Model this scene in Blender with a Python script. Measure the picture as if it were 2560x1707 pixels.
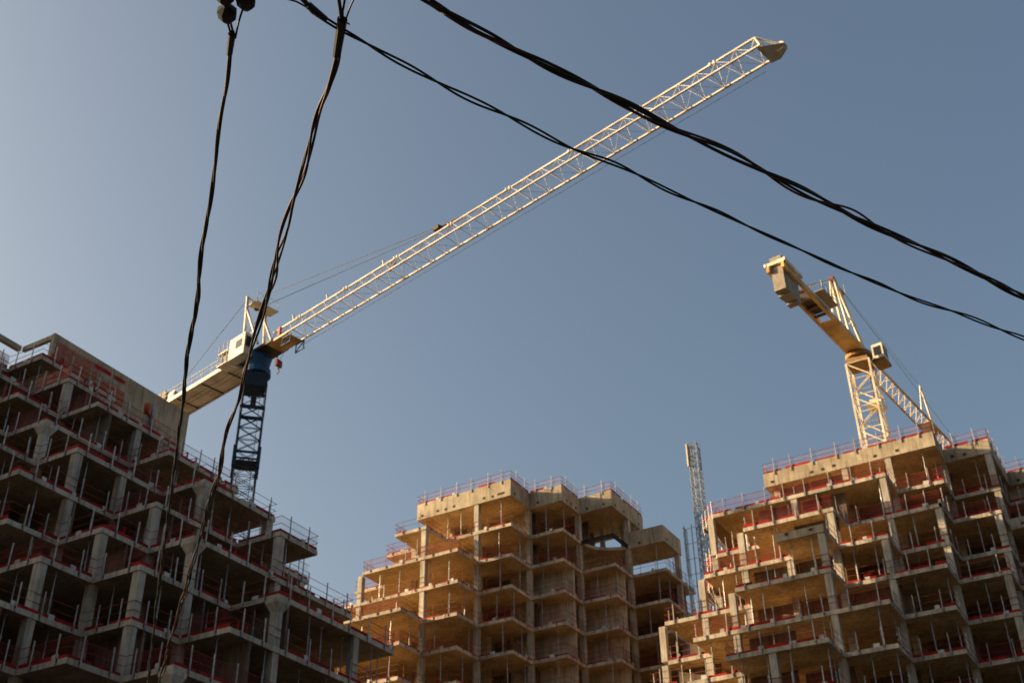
import bpy, bmesh, math, random
from mathutils import Matrix, Vector
random.seed(11)
scene = bpy.context.scene
for o in list(bpy.data.objects): bpy.data.objects.remove(o)

# ------------------------------------------------------------------ camera
EYE = 1.6                                   # eye height above the ground
PITCH, ROLL, YAW = 0.5845, -0.0142, -0.5241
cy, sy = math.cos(YAW), math.sin(YAW)
def view_to_world(v):                       # inverse of the yaw turn
    return Vector((cy*v[0] + sy*v[1], -sy*v[0] + cy*v[1], v[2]))
fwd = Vector((0, math.cos(PITCH), math.sin(PITCH)))
rgt = Vector((1, 0, 0)); upv = rgt.cross(fwd)
r2 = math.cos(ROLL)*rgt + math.sin(ROLL)*upv
u2 = -math.sin(ROLL)*rgt + math.cos(ROLL)*upv
r2, u2, b2 = view_to_world(r2), view_to_world(u2), view_to_world(-fwd)
cam = bpy.data.objects.new('camera', bpy.data.cameras.new('camera'))
scene.collection.objects.link(cam)
cam.matrix_world = Matrix(((r2.x, u2.x, b2.x, 0), (r2.y, u2.y, b2.y, 0), (r2.z, u2.z, b2.z, EYE), (0, 0, 0, 1)))
cam.data.sensor_width = 36.0
cam.data.lens = 3000/2560*36.0
cam.data.clip_start = 0.1; cam.data.clip_end = 6000
cam.data.dof.use_dof = True
cam.data.dof.focus_distance = 11.0
cam.data.dof.aperture_fstop = 3.2
scene.camera = cam

# ------------------------------------------------------------------ light
SUN_LEFT = math.radians(80)                 # how far to the left of the view direction
SUN_EL = math.radians(17)
sv = view_to_world(Vector((-math.sin(SUN_LEFT), math.cos(SUN_LEFT), 0)))
sun_dir = Vector((sv.x*math.cos(SUN_EL), sv.y*math.cos(SUN_EL), math.sin(SUN_EL)))
world = bpy.data.worlds.new('World'); scene.world = world; world.use_nodes = True
wn = world.node_tree; wn.nodes.clear()
sky = wn.nodes.new('ShaderNodeTexSky'); sky.sky_type = 'NISHITA'; sky.sun_disc = False
sky.sun_elevation = SUN_EL; sky.sun_rotation = math.atan2(sun_dir.x, sun_dir.y)
sky.altitude = 0; sky.air_density = 1.0; sky.dust_density = 6.0; sky.ozone_density = 1.0
bg = wn.nodes.new('ShaderNodeBackground'); bg.inputs['Strength'].default_value = 0.074
wo = wn.nodes.new('ShaderNodeOutputWorld')
wb = wn.nodes.new('ShaderNodeMix'); wb.data_type = 'RGBA'; wb.blend_type = 'MULTIPLY'; wb.inputs['Factor'].default_value = 1.0
wb.inputs['B'].default_value = (0.97, 1.0, 0.965, 1)      # the camera's warm white balance, the same over the whole sky
wn.links.new(sky.outputs[0], wb.inputs['A']); wn.links.new(wb.outputs['Result'], bg.inputs['Color']); wn.links.new(bg.outputs[0], wo.inputs['Surface'])
sun = bpy.data.objects.new('sun', bpy.data.lights.new('sun', 'SUN')); scene.collection.objects.link(sun)
sun.data.energy = 5.0; sun.data.angle = math.radians(0.53); sun.data.color = (1.0, 0.71, 0.40)
sun.rotation_euler = sun_dir.to_track_quat('Z', 'Y').to_euler()
sun.location = (-30, -20, 120)
vs = scene.view_settings
vs.view_transform = 'Standard'; vs.look = 'None'; vs.exposure = 1.3; vs.gamma = 1.0; vs.use_curve_mapping = False
scene.render.engine = 'CYCLES'
scene.cycles.max_bounces = 10; scene.cycles.diffuse_bounces = 7; scene.cycles.transparent_max_bounces = 24
scene.render.resolution_x = 1024; scene.render.resolution_y = 682

# ------------------------------------------------------------------ materials
def new_mat(name):
    m = bpy.data.materials.new(name); m.use_nodes = True
    nt = m.node_tree; return m, nt, nt.nodes['Principled BSDF']
def paint(name, col, rough=0.5, metal=0.0, var=0.25, scale=3.0, dirt=None):
    m, nt, b = new_mat(name)
    tc = nt.nodes.new('ShaderNodeTexCoord'); geo = nt.nodes.new('ShaderNodeNewGeometry')
    n = nt.nodes.new('ShaderNodeTexNoise'); n.inputs['Scale'].default_value = scale; n.inputs['Detail'].default_value = 6
    nt.links.new(geo.outputs['Position'], n.inputs['Vector'])
    r = nt.nodes.new('ShaderNodeValToRGB')
    d = dirt if dirt else tuple(c*(1-var) for c in col)
    r.color_ramp.elements[0].position = 0.33; r.color_ramp.elements[0].color = (*d, 1)
    r.color_ramp.elements[1].position = 0.62; r.color_ramp.elements[1].color = (*col, 1)
    nt.links.new(n.outputs['Fac'], r.inputs['Fac'])
    oi = nt.nodes.new('ShaderNodeObjectInfo')
    hs = nt.nodes.new('ShaderNodeHueSaturation')
    mr = nt.nodes.new('ShaderNodeMapRange'); mr.inputs['To Min'].default_value = 1-var*0.6; mr.inputs['To Max'].default_value = 1+var*0.3
    nt.links.new(oi.outputs['Random'], mr.inputs['Value']); nt.links.new(mr.outputs[0], hs.inputs['Value'])
    nt.links.new(r.outputs[0], hs.inputs['Color'])
    nt.links.new(hs.outputs[0], b.inputs['Base Color'])
    b.inputs['Roughness'].default_value = rough; b.inputs['Metallic'].default_value = metal
    b.inputs['Specular IOR Level'].default_value = 0.2
    return m
def concrete(name, lo, hi, panel=True):
    m, nt, b = new_mat(name)
    geo = nt.nodes.new('ShaderNodeNewGeometry')
    big = nt.nodes.new('ShaderNodeTexNoise'); big.inputs['Scale'].default_value = 0.45; big.inputs['Detail'].default_value = 8; big.inputs['Roughness'].default_value = 0.65
    nt.links.new(geo.outputs['Position'], big.inputs['Vector'])
    r = nt.nodes.new('ShaderNodeValToRGB')
    r.color_ramp.elements[0].position = 0.38; r.color_ramp.elements[0].color = (*[c*.86 for c in lo], 1)
    r.color_ramp.elements[1].position = 0.62; r.color_ramp.elements[1].color = (*hi, 1)
    nt.links.new(big.outputs['Fac'], r.inputs['Fac'])
    # run-off streaks: noise stretched along z
    mp = nt.nodes.new('ShaderNodeMapping'); mp.inputs['Scale'].default_value = (4.0, 4.0, 0.35)
    nt.links.new(geo.outputs['Position'], mp.inputs['Vector'])
    st = nt.nodes.new('ShaderNodeTexNoise'); st.inputs['Scale'].default_value = 1.0; st.inputs['Detail'].default_value = 5
    nt.links.new(mp.outputs[0], st.inputs['Vector'])
    sr = nt.nodes.new('ShaderNodeValToRGB')
    sr.color_ramp.elements[0].position = 0.34; sr.color_ramp.elements[0].color = (0.55, 0.51, 0.46, 1)
    sr.color_ramp.elements[1].position = 0.54; sr.color_ramp.elements[1].color = (1, 1, 1, 1)
    nt.links.new(st.outputs['Fac'], sr.inputs['Fac'])
    mx = nt.nodes.new('ShaderNodeMix'); mx.data_type = 'RGBA'; mx.blend_type = 'MULTIPLY'; mx.inputs['Factor'].default_value = 0.8
    nt.links.new(r.outputs[0], mx.inputs['A']); nt.links.new(sr.outputs[0], mx.inputs['B'])
    last = mx.outputs['Result']
    if panel:                                # formwork sheet joints left in the concrete
        bk = nt.nodes.new('ShaderNodeTexBrick'); bk.inputs['Scale'].default_value = 1.0
        bk.inputs['Brick Width'].default_value = 2.44; bk.inputs['Row Height'].default_value = 1.22
        bk.inputs['Mortar Size'].default_value = 0.012; bk.inputs['Mortar Smooth'].default_value = 0.4
        bk.inputs['Color1'].default_value = (1, 1, 1, 1); bk.inputs['Color2'].default_value = (0.74, 0.71, 0.67, 1); bk.inputs['Mortar'].default_value = (0.6, 0.58, 0.55, 1)
        nt.links.new(geo.outputs['Position'], bk.inputs['Vector'])
        m2 = nt.nodes.new('ShaderNodeMix'); m2.data_type = 'RGBA'; m2.blend_type = 'MULTIPLY'; m2.inputs['Factor'].default_value = 0.7
        nt.links.new(last, m2.inputs['A']); nt.links.new(bk.outputs['Color'], m2.inputs['B']); last = m2.outputs['Result']
    nt.links.new(last, b.inputs['Base Color'])
    fn = nt.nodes.new('ShaderNodeTexNoise'); fn.inputs['Scale'].default_value = 9; fn.inputs['Detail'].default_value = 6
    nt.links.new(geo.outputs['Position'], fn.inputs['Vector'])
    bp = nt.nodes.new('ShaderNodeBump'); bp.inputs['Strength'].default_value = 0.35; bp.inputs['Distance'].default_value = 0.03
    nt.links.new(fn.outputs['Fac'], bp.inputs['Height']); nt.links.new(bp.outputs[0], b.inputs['Normal'])
    b.inputs['Roughness'].default_value = 0.9
    return m
def netting(name, col, alpha):
    m, nt, b = new_mat(name)
    b.inputs['Base Color'].default_value = (*col, 1); b.inputs['Roughness'].default_value = 0.8
    tr = nt.nodes.new('ShaderNodeBsdfTransparent'); mx = nt.nodes.new('ShaderNodeMixShader')
    geo = nt.nodes.new('ShaderNodeNewGeometry')
    n = nt.nodes.new('ShaderNodeTexNoise'); n.inputs['Scale'].default_value = 1.3; n.inputs['Detail'].default_value = 3
    nt.links.new(geo.outputs['Position'], n.inputs['Vector'])
    mr = nt.nodes.new('ShaderNodeMapRange'); mr.inputs['From Min'].default_value = 0.3; mr.inputs['From Max'].default_value = 0.7
    mr.inputs['To Min'].default_value = alpha*0.6; mr.inputs['To Max'].default_value = alpha*1.4
    nt.links.new(n.outputs['Fac'], mr.inputs['Value']); nt.links.new(mr.outputs[0], mx.inputs['Fac'])
    out = nt.nodes['Material Output']
    nt.links.new(tr.outputs[0], mx.inputs[1]); nt.links.new(b.outputs[0], mx.inputs[2]); nt.links.new(mx.outputs[0], out.inputs['Surface'])
    return m
MAT = dict(
    conc=concrete('concrete', (0.50, 0.35, 0.175), (0.64, 0.465, 0.25)),
    concl=concrete('shaded_concrete', (0.26, 0.195, 0.125), (0.38, 0.295, 0.20)),  # darker copy of concrete: low light of the core-wall frame put into its colour
    edgec=concrete('slab_edge_concrete', (0.38, 0.335, 0.265), (0.53, 0.465, 0.37), panel=False),
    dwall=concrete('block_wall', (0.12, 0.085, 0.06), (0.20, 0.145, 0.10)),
    colc=concrete('column_concrete', (0.37, 0.33, 0.265), (0.51, 0.46, 0.38), panel=False),
    wall=concrete('wall_concrete', (0.38, 0.32, 0.225), (0.49, 0.42, 0.31)),
    red=paint('red_board', (0.36, 0.010, 0.010), 0.75, var=0.5, scale=1.5),
    rust=paint('red_oxide', (0.30, 0.06, 0.035), 0.7, var=0.4),
    white=paint('white_plate', (0.60, 0.58, 0.54), 0.6, var=0.3),
    post=paint('galvanised_post', (0.46, 0.44, 0.41), 0.5, 0.2, var=0.45),
    prop=paint('prop_steel', (0.40, 0.42, 0.43), 0.45, 0.35, var=0.4, scale=2),
    net=netting('red_net', (0.24, 0.014, 0.014), 0.085),
    netroof=netting('pink_net', (0.34, 0.22, 0.27), 0.09),
    dark=paint('pocket_shade', (0.045, 0.035, 0.025), 0.8),  # stands in for the shade inside the parapet tie pockets
    timber=paint('timber', (0.30, 0.18, 0.08), 0.8),
    cream=paint('cream_paint', (0.78, 0.70, 0.55), 0.45, var=0.14, scale=0.8, dirt=(0.52, 0.42, 0.28)),
    pale=paint('pale_paint', (0.66, 0.62, 0.54), 0.5, var=0.15, scale=0.8, dirt=(0.44, 0.38, 0.30)),
    plaster=concrete('plaster', (0.44, 0.36, 0.26), (0.54, 0.455, 0.335), panel=False),
    netred=netting('orange_red_net', (0.50, 0.13, 0.08), 0.36),
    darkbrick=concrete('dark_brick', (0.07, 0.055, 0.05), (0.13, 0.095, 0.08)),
    brick=concrete('rendered_wall', (0.30, 0.20, 0.14), (0.40, 0.29, 0.21)),
    ochre=paint('ochre_cream', (0.66, 0.43, 0.15), 0.5, var=0.2, scale=0.8, dirt=(0.40, 0.24, 0.08)),  # yellower cream for girders, chords and floor plates
    navy=paint('navy_paint', (0.022, 0.042, 0.068), 0.8, var=0.3),
    blue=paint('blue_paint', (0.022, 0.085, 0.19), 0.5, var=0.35),
    steel=paint('dark_steel', (0.07, 0.065, 0.06), 0.55, 0.5),
    galv=paint('galvanised', (0.27, 0.30, 0.34), 0.5, 0.3, var=0.35),
    cw=paint('counterweight_concrete', (0.33, 0.29, 0.24), 0.9),
    glass=paint('cab_glass', (0.03, 0.035, 0.045), 0.08),
    orange=paint('orange_paint', (0.42, 0.085, 0.025), 0.6),
    yellow=paint('yellow_paint', (0.45, 0.25, 0.02), 0.6),
    sheet=netting('clear_sheet', (0.30, 0.36, 0.42), 0.45),
    rope=paint('wire_rope', (0.10, 0.10, 0.10), 0.6, 0.3),
    cable=paint('black_rubber', (0.008, 0.009, 0.010), 0.5, var=0.3),
    cablered=paint('brown_rubber', (0.045, 0.012, 0.012), 0.45, var=0.3),
)
gm, gnt, gb = new_mat('ground')
gn = gnt.nodes.new('ShaderNodeTexNoise'); gn.inputs['Scale'].default_value = 0.15; gn.inputs['Detail'].default_value = 9
gg = gnt.nodes.new('ShaderNodeNewGeometry'); gnt.links.new(gg.outputs['Position'], gn.inputs['Vector'])
gr = gnt.nodes.new('ShaderNodeValToRGB'); gr.color_ramp.elements[0].color = (0.05, 0.048, 0.045, 1); gr.color_ramp.elements[1].color = (0.11, 0.10, 0.088, 1)
gnt.links.new(gn.outputs['Fac'], gr.inputs['Fac']); gnt.links.new(gr.outputs[0], gb.inputs['Base Color']); gb.inputs['Roughness'].default_value = 0.95

# ------------------------------------------------------------------ helpers
COL = scene.collection
WM = {}                                     # world matrix of every object made here
def link(name, data, mw, parent, mat=None):
    o = bpy.data.objects.new(name, data); COL.objects.link(o)
    if parent is not None:
        o.parent = parent; o.matrix_parent_inverse = WM[parent].inverted()
    o.matrix_basis = mw; WM[o] = mw.copy()
    return o
def empty(name, loc, label, cat, group=None):
    o = link(name, None, Matrix.Translation(Vector(loc)), None)
    o.empty_display_size = 0.5
    return tag(o, label, cat, group)
def tag(o, label, cat, group=None):
    o['label'] = label; o['category'] = cat
    if group: o['group'] = group
    return o
def mesh(name, verts, faces, mat, parent=None, smooth=False):
    c = Vector((0, 0, 0))
    for v in verts: c += Vector(v)
    c /= len(verts)
    me = bpy.data.meshes.new(name); me.from_pydata([tuple(Vector(v)-c) for v in verts], [], faces)
    me.materials.append(MAT[mat] if isinstance(mat, str) else mat)
    me.validate(); me.update()
    if smooth:
        for p in me.polygons: p.use_smooth = True
    return link(name, me, Matrix.Translation(c), parent)
class Geo:
    """collects boxes, prisms and rods, then becomes one mesh"""
    def __init__(s): s.v = []; s.f = []
    def box(s, x0, x1, y0, y1, z0, z1, mw=None):
        b = len(s.v)
        for z in (z0, z1):
            for x, y in ((x0, y0), (x1, y0), (x1, y1), (x0, y1)):
                p = Vector((x, y, z)); s.v.append(mw @ p if mw else p)
        s.f += [(b+3, b+2, b+1, b), (b+4, b+5, b+6, b+7)] + [(b+i, b+(i+1) % 4, b+4+(i+1) % 4, b+4+i) for i in range(4)]
        return s
    def prism(s, pts, z0, z1, mw=None):
        b = len(s.v); n = len(pts)
        for z in (z0, z1):
            for x, y in pts:
                p = Vector((x, y, z)); s.v.append(mw @ p if mw else p)
        s.f += [tuple(b+i for i in reversed(range(n))), tuple(b+n+i for i in range(n))]
        s.f += [(b+i, b+(i+1) % n, b+n+(i+1) % n, b+n+i) for i in range(n)]
        return s
    def rod(s, a, c, r, n=6, r2=None):
        a = Vector(a); c = Vector(c); d = (c-a)
        if d.length < 1e-6: return s
        q = d.to_track_quat('Z', 'Y'); b = len(s.v); r2 = r if r2 is None else r2
        for p, rr in ((a, r), (c, r2)):
            for i in range(n):
                t = 2*math.pi*(i+0.5)/n
                s.v.append(p + q @ Vector((rr*math.cos(t), rr*math.sin(t), 0)))
        s.f += [tuple(b+i for i in reversed(range(n))), tuple(b+n+i for i in range(n))]
        s.f += [(b+i, b+(i+1) % n, b+n+(i+1) % n, b+n+i) for i in range(n)]
        return s
    def build(s, name, mat, parent=None, smooth=False): return mesh(name, s.v, s.f, mat, parent, smooth)
# shared meshes for repeated pieces, one per material
_shared = {}
def shared(kind, mat):
    k = (kind, mat)
    if k not in _shared:
        g = Geo()
        if kind == 'cube': g.box(-.5, .5, -.5, .5, -.5, .5)
        elif kind == 'rod': g.rod((0, 0, 0), (0, 0, 1), 1.0, 6)
        elif kind == 'sq': g.rod((0, 0, 0), (0, 0, 1), 1.0, 4)
        elif kind == 'post':                # guard post: square tube clamped to the slab edge
            g.box(-.030, .030, -.030, .030, -.30, 1.34)
            g.box(-.08, .08, -.02, .20, -.245, -.205); g.box(-.10, .10, .055, .075, -.21, .05)
        elif kind == 'prop':                # telescopic shoring prop, unit height
            g.rod((0, 0, 0.006), (0, 0, .56), .042, 8); g.rod((0, 0, .56), (0, 0, .994), .030, 8)
            g.rod((0, 0, .55), (0, 0, .585), .066, 8)
            g.box(-.09, .09, -.09, .09, 0, .006); g.box(-.09, .09, -.09, .09, .994, 1)
        me = bpy.data.meshes.new(kind); me.from_pydata([tuple(v) for v in g.v], [], g.f); me.materials.append(MAT[mat]); me.update()
        _shared[k] = me
    return _shared[k]
def rod(name, a, c, r, mat, parent, kind='rod'):
    a = Vector(a); c = Vector(c); d = c-a
    q = d.to_track_quat('Z', 'Y')
    mw = Matrix.Translation(a) @ q.to_matrix().to_4x4() @ Matrix.Diagonal((r, r, d.length, 1))
    return link(name, shared(kind, mat), mw, parent)
def cube(name, c, size, mat, parent, ang=0.0):
    mw = Matrix.Translation(Vector(c)) @ Matrix.Rotation(ang, 4, 'Z') @ Matrix.Diagonal((*size, 1))
    return link(name, shared('cube', mat), mw, parent)

# ------------------------------------------------------------------ ground
g = mesh('ground', [(-3000, -3000, 0), (3000, -3000, 0), (3000, 3000, 0), (-3000, 3000, 0)], [(0, 1, 2, 3)], gm)
g['kind'] = 'structure'

# ------------------------------------------------------------------ the three concrete frames
M = 3.75; H = 3.2; T = 0.32                 # plan module, storey, slab thickness
def in_view(p, mx=1.06):
    c = cam_inv @ Vector(p)
    return c.z < 0 and abs(c.x/-c.z*3000/1280) < mx and abs(c.y/-c.z*3000/853) < mx
cam_inv = cam.matrix_world.inverted()
def inside(pt, poly):
    x, y = pt; r = False; n = len(poly)
    for i in range(n):
        (x0, y0), (x1, y1) = poly[i], poly[(i+1) % n]
        if (y0 > y) != (y1 > y) and x < (x1-x0)*(y-y0)/(y1-y0)+x0: r = not r
    return r
class Frame:
    def __init__(s, name, label, org, lift=None, soffit='conc'):
        s.o = Vector((org[0], org[1], org[2]+EYE)); s.lift = lift or {}
        s.root = empty(name, (s.o.x, s.o.y, 0), label, 'building'); s.soffit = soffit; s.front = {}; s.poly = {}; s.slab = {}; s.props = 0
    def z(s, k): return s.o.z + k*H + s.lift.get(k, 0)
    def P(s, i, j): return Vector((s.o.x+i*M, s.o.y+j*M, 0))
    def add_slab(s, k, front, back):
        """front: outline with open air outside it, interior on the left of travel; back: the far points that close it"""
        s.front[k] = front; s.poly[k] = front+back
        pts = [tuple(s.P(*p)[:2]) for p in front+back]
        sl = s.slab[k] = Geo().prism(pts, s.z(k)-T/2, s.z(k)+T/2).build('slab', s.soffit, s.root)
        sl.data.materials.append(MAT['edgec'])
        for p in sl.data.polygons:
            if abs(p.normal.z) < .5: p.material_index = 1
    def column(s, i, j, ktop, kbot, cap=False, w=0.52):
        x, y = s.P(i, j)[:2]; x -= .33; y += .33
        for k in range(ktop, kbot, -1):
            zt = s.z(k)-T/2; zb = (s.z(k-1)+T/2) if k-1 in s.slab and k > -6 else 0.0
            if k == ktop and cap:
                g = Geo().box(x-w/2, x+w/2, y-w/2, y+w/2, zb, zt-.75)
                b = len(g.v)                                 # flared capital
                for z, e in ((zt-.75, w/2), (zt-.22, w/2+.26), (zt, w/2+.26)):
                    g.v += [Vector((x+sx*e, y+sy_*e, z)) for sx, sy_ in ((-1, -1), (1, -1), (1, 1), (-1, 1))]
                for a in (0, 4): g.f += [(b+a+i2, b+a+(i2+1) % 4, b+a+4+(i2+1) % 4, b+a+4+i2) for i2 in range(4)]
                g.f += [(b+8, b+9, b+10, b+11)]
                g.build('column', 'colc', s.root)
            else:
                Geo().box(x-w/2, x+w/2, y-w/2, y+w/2, zb, zt).build('column', 'colc', s.root)
            if zb == 0: break
    def edge(s, k, n): return s.P(*s.front[k][n]), s.P(*s.front[k][n+1])
    def guard(s, k, edges=None, top=0.0, net='net', height=1.1, slim=False, fill=.85):
        """posts, rails, toe boards and netting along the outline of slab k"""
        sl = s.slab[k]; z = s.z(k)+T/2+top
        for n in range(len(s.front[k])-1):
            if edges is not None and n not in edges: continue
            a, b = s.edge(k, n); d = b-a; L = d.length; d.normalize(); out = Vector((d.y, -d.x, 0))
            if abs(d.x) > .02 and abs(d.y) > .02: continue
            ang = math.atan2(d.y, d.x)
            m = max(1, round(L/(M*.5)))
            for q in range(m):
                t = (q+.5+random.uniform(-.12, .12))*L/m
                p = a+d*t+out*.055
                if not in_view((p.x, p.y, z+.6), 1.12): continue
                mw = Matrix.Translation((p.x, p.y, z)) @ Matrix.Rotation(ang, 4, 'Z') @ Matrix.Rotation(random.uniform(-.02, .02), 4, 'Y')
                if slim: mw = mw @ Matrix.Diagonal((.5, .5, .86, 1))
                link('guard_post', shared('post', 'rust' if slim else 'post'), mw, sl)
            for hz in (height, height*.52):
                zz = Vector((0, 0, z+hz))
                rod('guard_rail', a-out*.02+zz, b-out*.02+zz, .02, 'rust', sl)
            t = .06
            while t < L-.3:
                w = random.uniform(1.3, 2.5); w = min(w, L-.06-t); hgt = random.uniform(.15, .25)
                c = a+d*(t+w/2)-out*.05
                if slim: hgt *= .62
                if random.random() < fill and in_view((c.x, c.y, z), 1.15): cube('toe_board', (c.x, c.y, z+hgt/2+random.uniform(0, .03)), (w, .03, hgt), 'red', sl, ang)
                t += w
                w = random.uniform(.28, .5)
                if t+w < L-.1 and random.random() < .5:
                    c = a+d*(t+w/2)-out*.06
                    cube('edge_plate', (c.x, c.y, z+.14), (w, .03, random.uniform(.2, .34)), 'white', sl, ang)
                t += w+.02
            if net and (net == 'netroof' or random.random() < .38):
                c = (a+b)/2-out*.035
                cube('safety_net', (c.x, c.y, z+height*.5+.02), (L-.1, .008, height), net, sl, ang)
    def shore(s, k, label, group, edges=None, dens=1.6, dep=(.35, .7)):
        """telescopic props standing between slab k and slab k+1 close to the edge"""
        up = s.poly.get(k+1)
        if not up: return
        done = []
        for src in (k+1, k):
            for n in range(len(s.front[src])-1):
                a, b = s.edge(src, n); d = b-a; L = d.length; d.normalize(); inn = Vector((-d.y, d.x, 0))
                if abs(d.x) > .02 and abs(d.y) > .02: continue
                m = max(1, round(dens*L/M))
                for q in range(m):
                    t = (q+.5+random.uniform(-.28, .28))*L/m
                    p = a+d*t+inn*random.uniform(*dep)
                    gi = ((p.x-s.o.x)/M, (p.y-s.o.y)/M)
                    if not inside(gi, up) or not inside(gi, s.poly[k]): continue
                    if any((p-e).length < 1.6 for e in done) or not in_view((p.x, p.y, s.z(k)+1.6)): continue
                    done.append(p)
                    z0 = s.z(k)+T/2; z1 = s.z(k+1)-T/2
                    mw = Matrix.Translation((p.x, p.y, z0)) @ Matrix.Rotation(random.uniform(0, 3), 4, 'Z') @ Matrix.Diagonal((1, 1, z1-z0, 1))
                    tag(link('shoring_prop', shared('prop', 'prop'), mw, None), label, 'prop', group); s.props += 1
    def parapet(s, k, edges, height, th=0.22):
        """deep concrete upstand above slab k along runs of its outline"""
        pts = [s.P(*p) for p in s.front[k]]
        run = [pts[n] for n in edges]+[pts[edges[-1]+1]]
        off = []
        for i2, p in enumerate(run):
            nn = Vector((0, 0, 0))
            if i2 > 0: d = (run[i2]-run[i2-1]).normalized(); nn += Vector((-d.y, d.x, 0))
            if i2 < len(run)-1: d = (run[i2+1]-run[i2]).normalized(); nn += Vector((-d.y, d.x, 0))
            off.append((p+nn*th, p-nn*.004))
        z0 = s.z(k)-T/2-.004; z1 = s.z(k)+T/2+height
        for i2 in range(len(run)-1):
            quad = [off[i2][1][:2], off[i2+1][1][:2], off[i2+1][0][:2], off[i2][0][:2]]
            pp = Geo().prism([tuple(q) for q in quad], z0, z1).build('parapet', 'wall', s.root)
            d = run[i2+1]-run[i2]; L = d.length; d.normalize(); out = Vector((d.y, -d.x, 0)); ang = math.atan2(d.y, d.x)
            q = random.uniform(.6, 1.1)
            while q < L-.5:                 # dark boxes painting the shade inside open tie pockets
                c = run[i2]+d*q+out*.006
                cube('pocket_patch', (c.x, c.y, z0+random.choice((.38, .45))), (random.choice((.26, .26, .8)) if q > L-1.6 else .26, .05, .22), 'dark', pp, ang)
                q += random.choice((1.0, 1.9, 3.0, 3.6))
    def wall(s, i0, i1, j0, j1, k, name='wall', drop=0.0, mat='wall'):
        a = s.P(i0, j0); b = s.P(i1, j1)
        Geo().box(a.x, b.x, a.y, b.y, s.z(k)+T/2, s.z(k+1)-T/2-drop).build(name, mat, s.root)

# --- the frame beside the blue crane, lattice origin fitted to the photograph's slab corners
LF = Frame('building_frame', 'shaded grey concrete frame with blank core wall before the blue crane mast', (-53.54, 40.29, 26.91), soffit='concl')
Lf = {7: [(-5, 0), (-5, 2), (-4, 2), (-4, 4)], 6: [(-5, 0), (-4, 0), (-4, 2), (-3, 2), (-3, 3.4)],
      5: [(-5, 0), (-4, 0), (-4, 1), (-3, 1), (-3, 2), (-2, 2), (-2, 4.1)], 4: [(-4, 0), (-3, 0), (-3, 1), (-2, 1), (-2, 3), (-1, 3), (-1, 4.9)],
      3: [(-3, -1), (-2, -1), (-2, 1), (-1, 1), (-1, 3), (0, 3), (0, 4.93), (-1, 4.93)],
      2: [(-3, -1), (-2, -1), (-2, 0), (-1, 0), (-1, 2), (0, 2), (0, 4), (1, 4), (1, 5.04), (0, 5.04), (0, 6.03)],
      1: [(-3, -1), (-2, -1), (-2, 0), (-1, 0), (-1, 1), (0, 1), (0, 2), (1, 2), (1, 6.18), (0, 6.18)],
      0: [(-2, -2), (-1, -2), (-1, 0), (0, 0), (0, 1), (1, 1), (1, 3), (2, 3), (2, 6.17), (1, 6.17)],
      -1: [(-1, -2), (0, -2), (0, 1), (1, 1), (1, 2), (2, 2), (2, 6.2)], -2: [(-1, -2), (0, -2), (0, 0), (1, 0), (1, 1), (2, 1), (2, 6.2)]}
for k in range(-3, -8, -1): Lf[k] = Lf[-2]
for k in sorted(Lf):
    f = Lf[k]; jb = max(p[1] for p in f); LF.add_slab(k, f, [(-11, jb), (-11, f[0][1])])
for k in range(-2, 8): LF.guard(k, net='netred' if k >= 6 else 'net')
for k in range(-2, 7): LF.shore(k, 'thin grey steel shoring prop standing in the shaded frame with the blank core wall', 'props in the frame with the core wall', dens=1.35, dep=(.35, .9))
for i, j, kt, cap in ((0, 0, 0, 0), (1, 1, 0, 0), (0, 1, 1, 0), (-1, 1, 3, 0), (-2, 1, 4, 1), (0, 3, 3, 1), (0, 2, 2, 0), (-1, 2, 3, 0), (1, 2, 1, 1), (1, 4, 2, 0),
                      (2, 3, 0, 1), (2, 5, 0, 0), (2, 1, -2, 1), (-3, 2, 6, 0), (-2, 3, 5, 0), (0, 4.72, 3, 0), (-4, 1, 6, 0), (-3, 0, 4, 0), (-2, -1, 3, 0), (0, 5.8, 2, 0),
                      (-1, -1, 0, 0), (0, -1, -1, 0), (-3, 4, 5, 0), (-1, 4.5, 4, 0), (-2, 5.5, 3, 0), (-4, -.4, 5, 0)):
    LF.column(i, j, kt, -9, cap)
a = LF.P(-7.2, 2.37); b = LF.P(-4.26, 6.34)
Geo().box(a.x, b.x-.36, a.y, b.y, 0.0, LF.z(7)-.2).build('core_shaft', 'wall', LF.root)
core = Geo().box(b.x-.35, b.x, a.y, b.y, 0.0, LF.z(8)+.1).build('core_wall', 'wall', LF.root)
Geo().box(a.x, b.x-.351, b.y-.3, b.y-.002, LF.z(7)-.199, LF.z(8)+.08).build('core_wall', 'wall', LF.root)
Geo().box(LF.P(-5.24, 0).x, b.x-.352, a.y+.02, a.y+.3, LF.z(8)-.36, LF.z(8)+.06).build('roof_beam', 'wall', LF.root)
# roof upstand frame at the far end of the core
Geo().box(LF.P(-5.35, 0).x, LF.P(-5.25, 0).x, LF.P(0, -.5).y, LF.P(0, 2.36).y, LF.z(8)-.35, LF.z(8)+.09).build('roof_beam', 'wall', LF.root)
for i, j in ((-5.3, .4), (-5.3, -.4)):
    p = LF.P(i, j); Geo().box(p.x-.16, p.x+.16, p.y-.16, p.y+.16, LF.z(7)+T/2, LF.z(8)-.352).build('roof_post', 'colc', LF.root)

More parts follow.
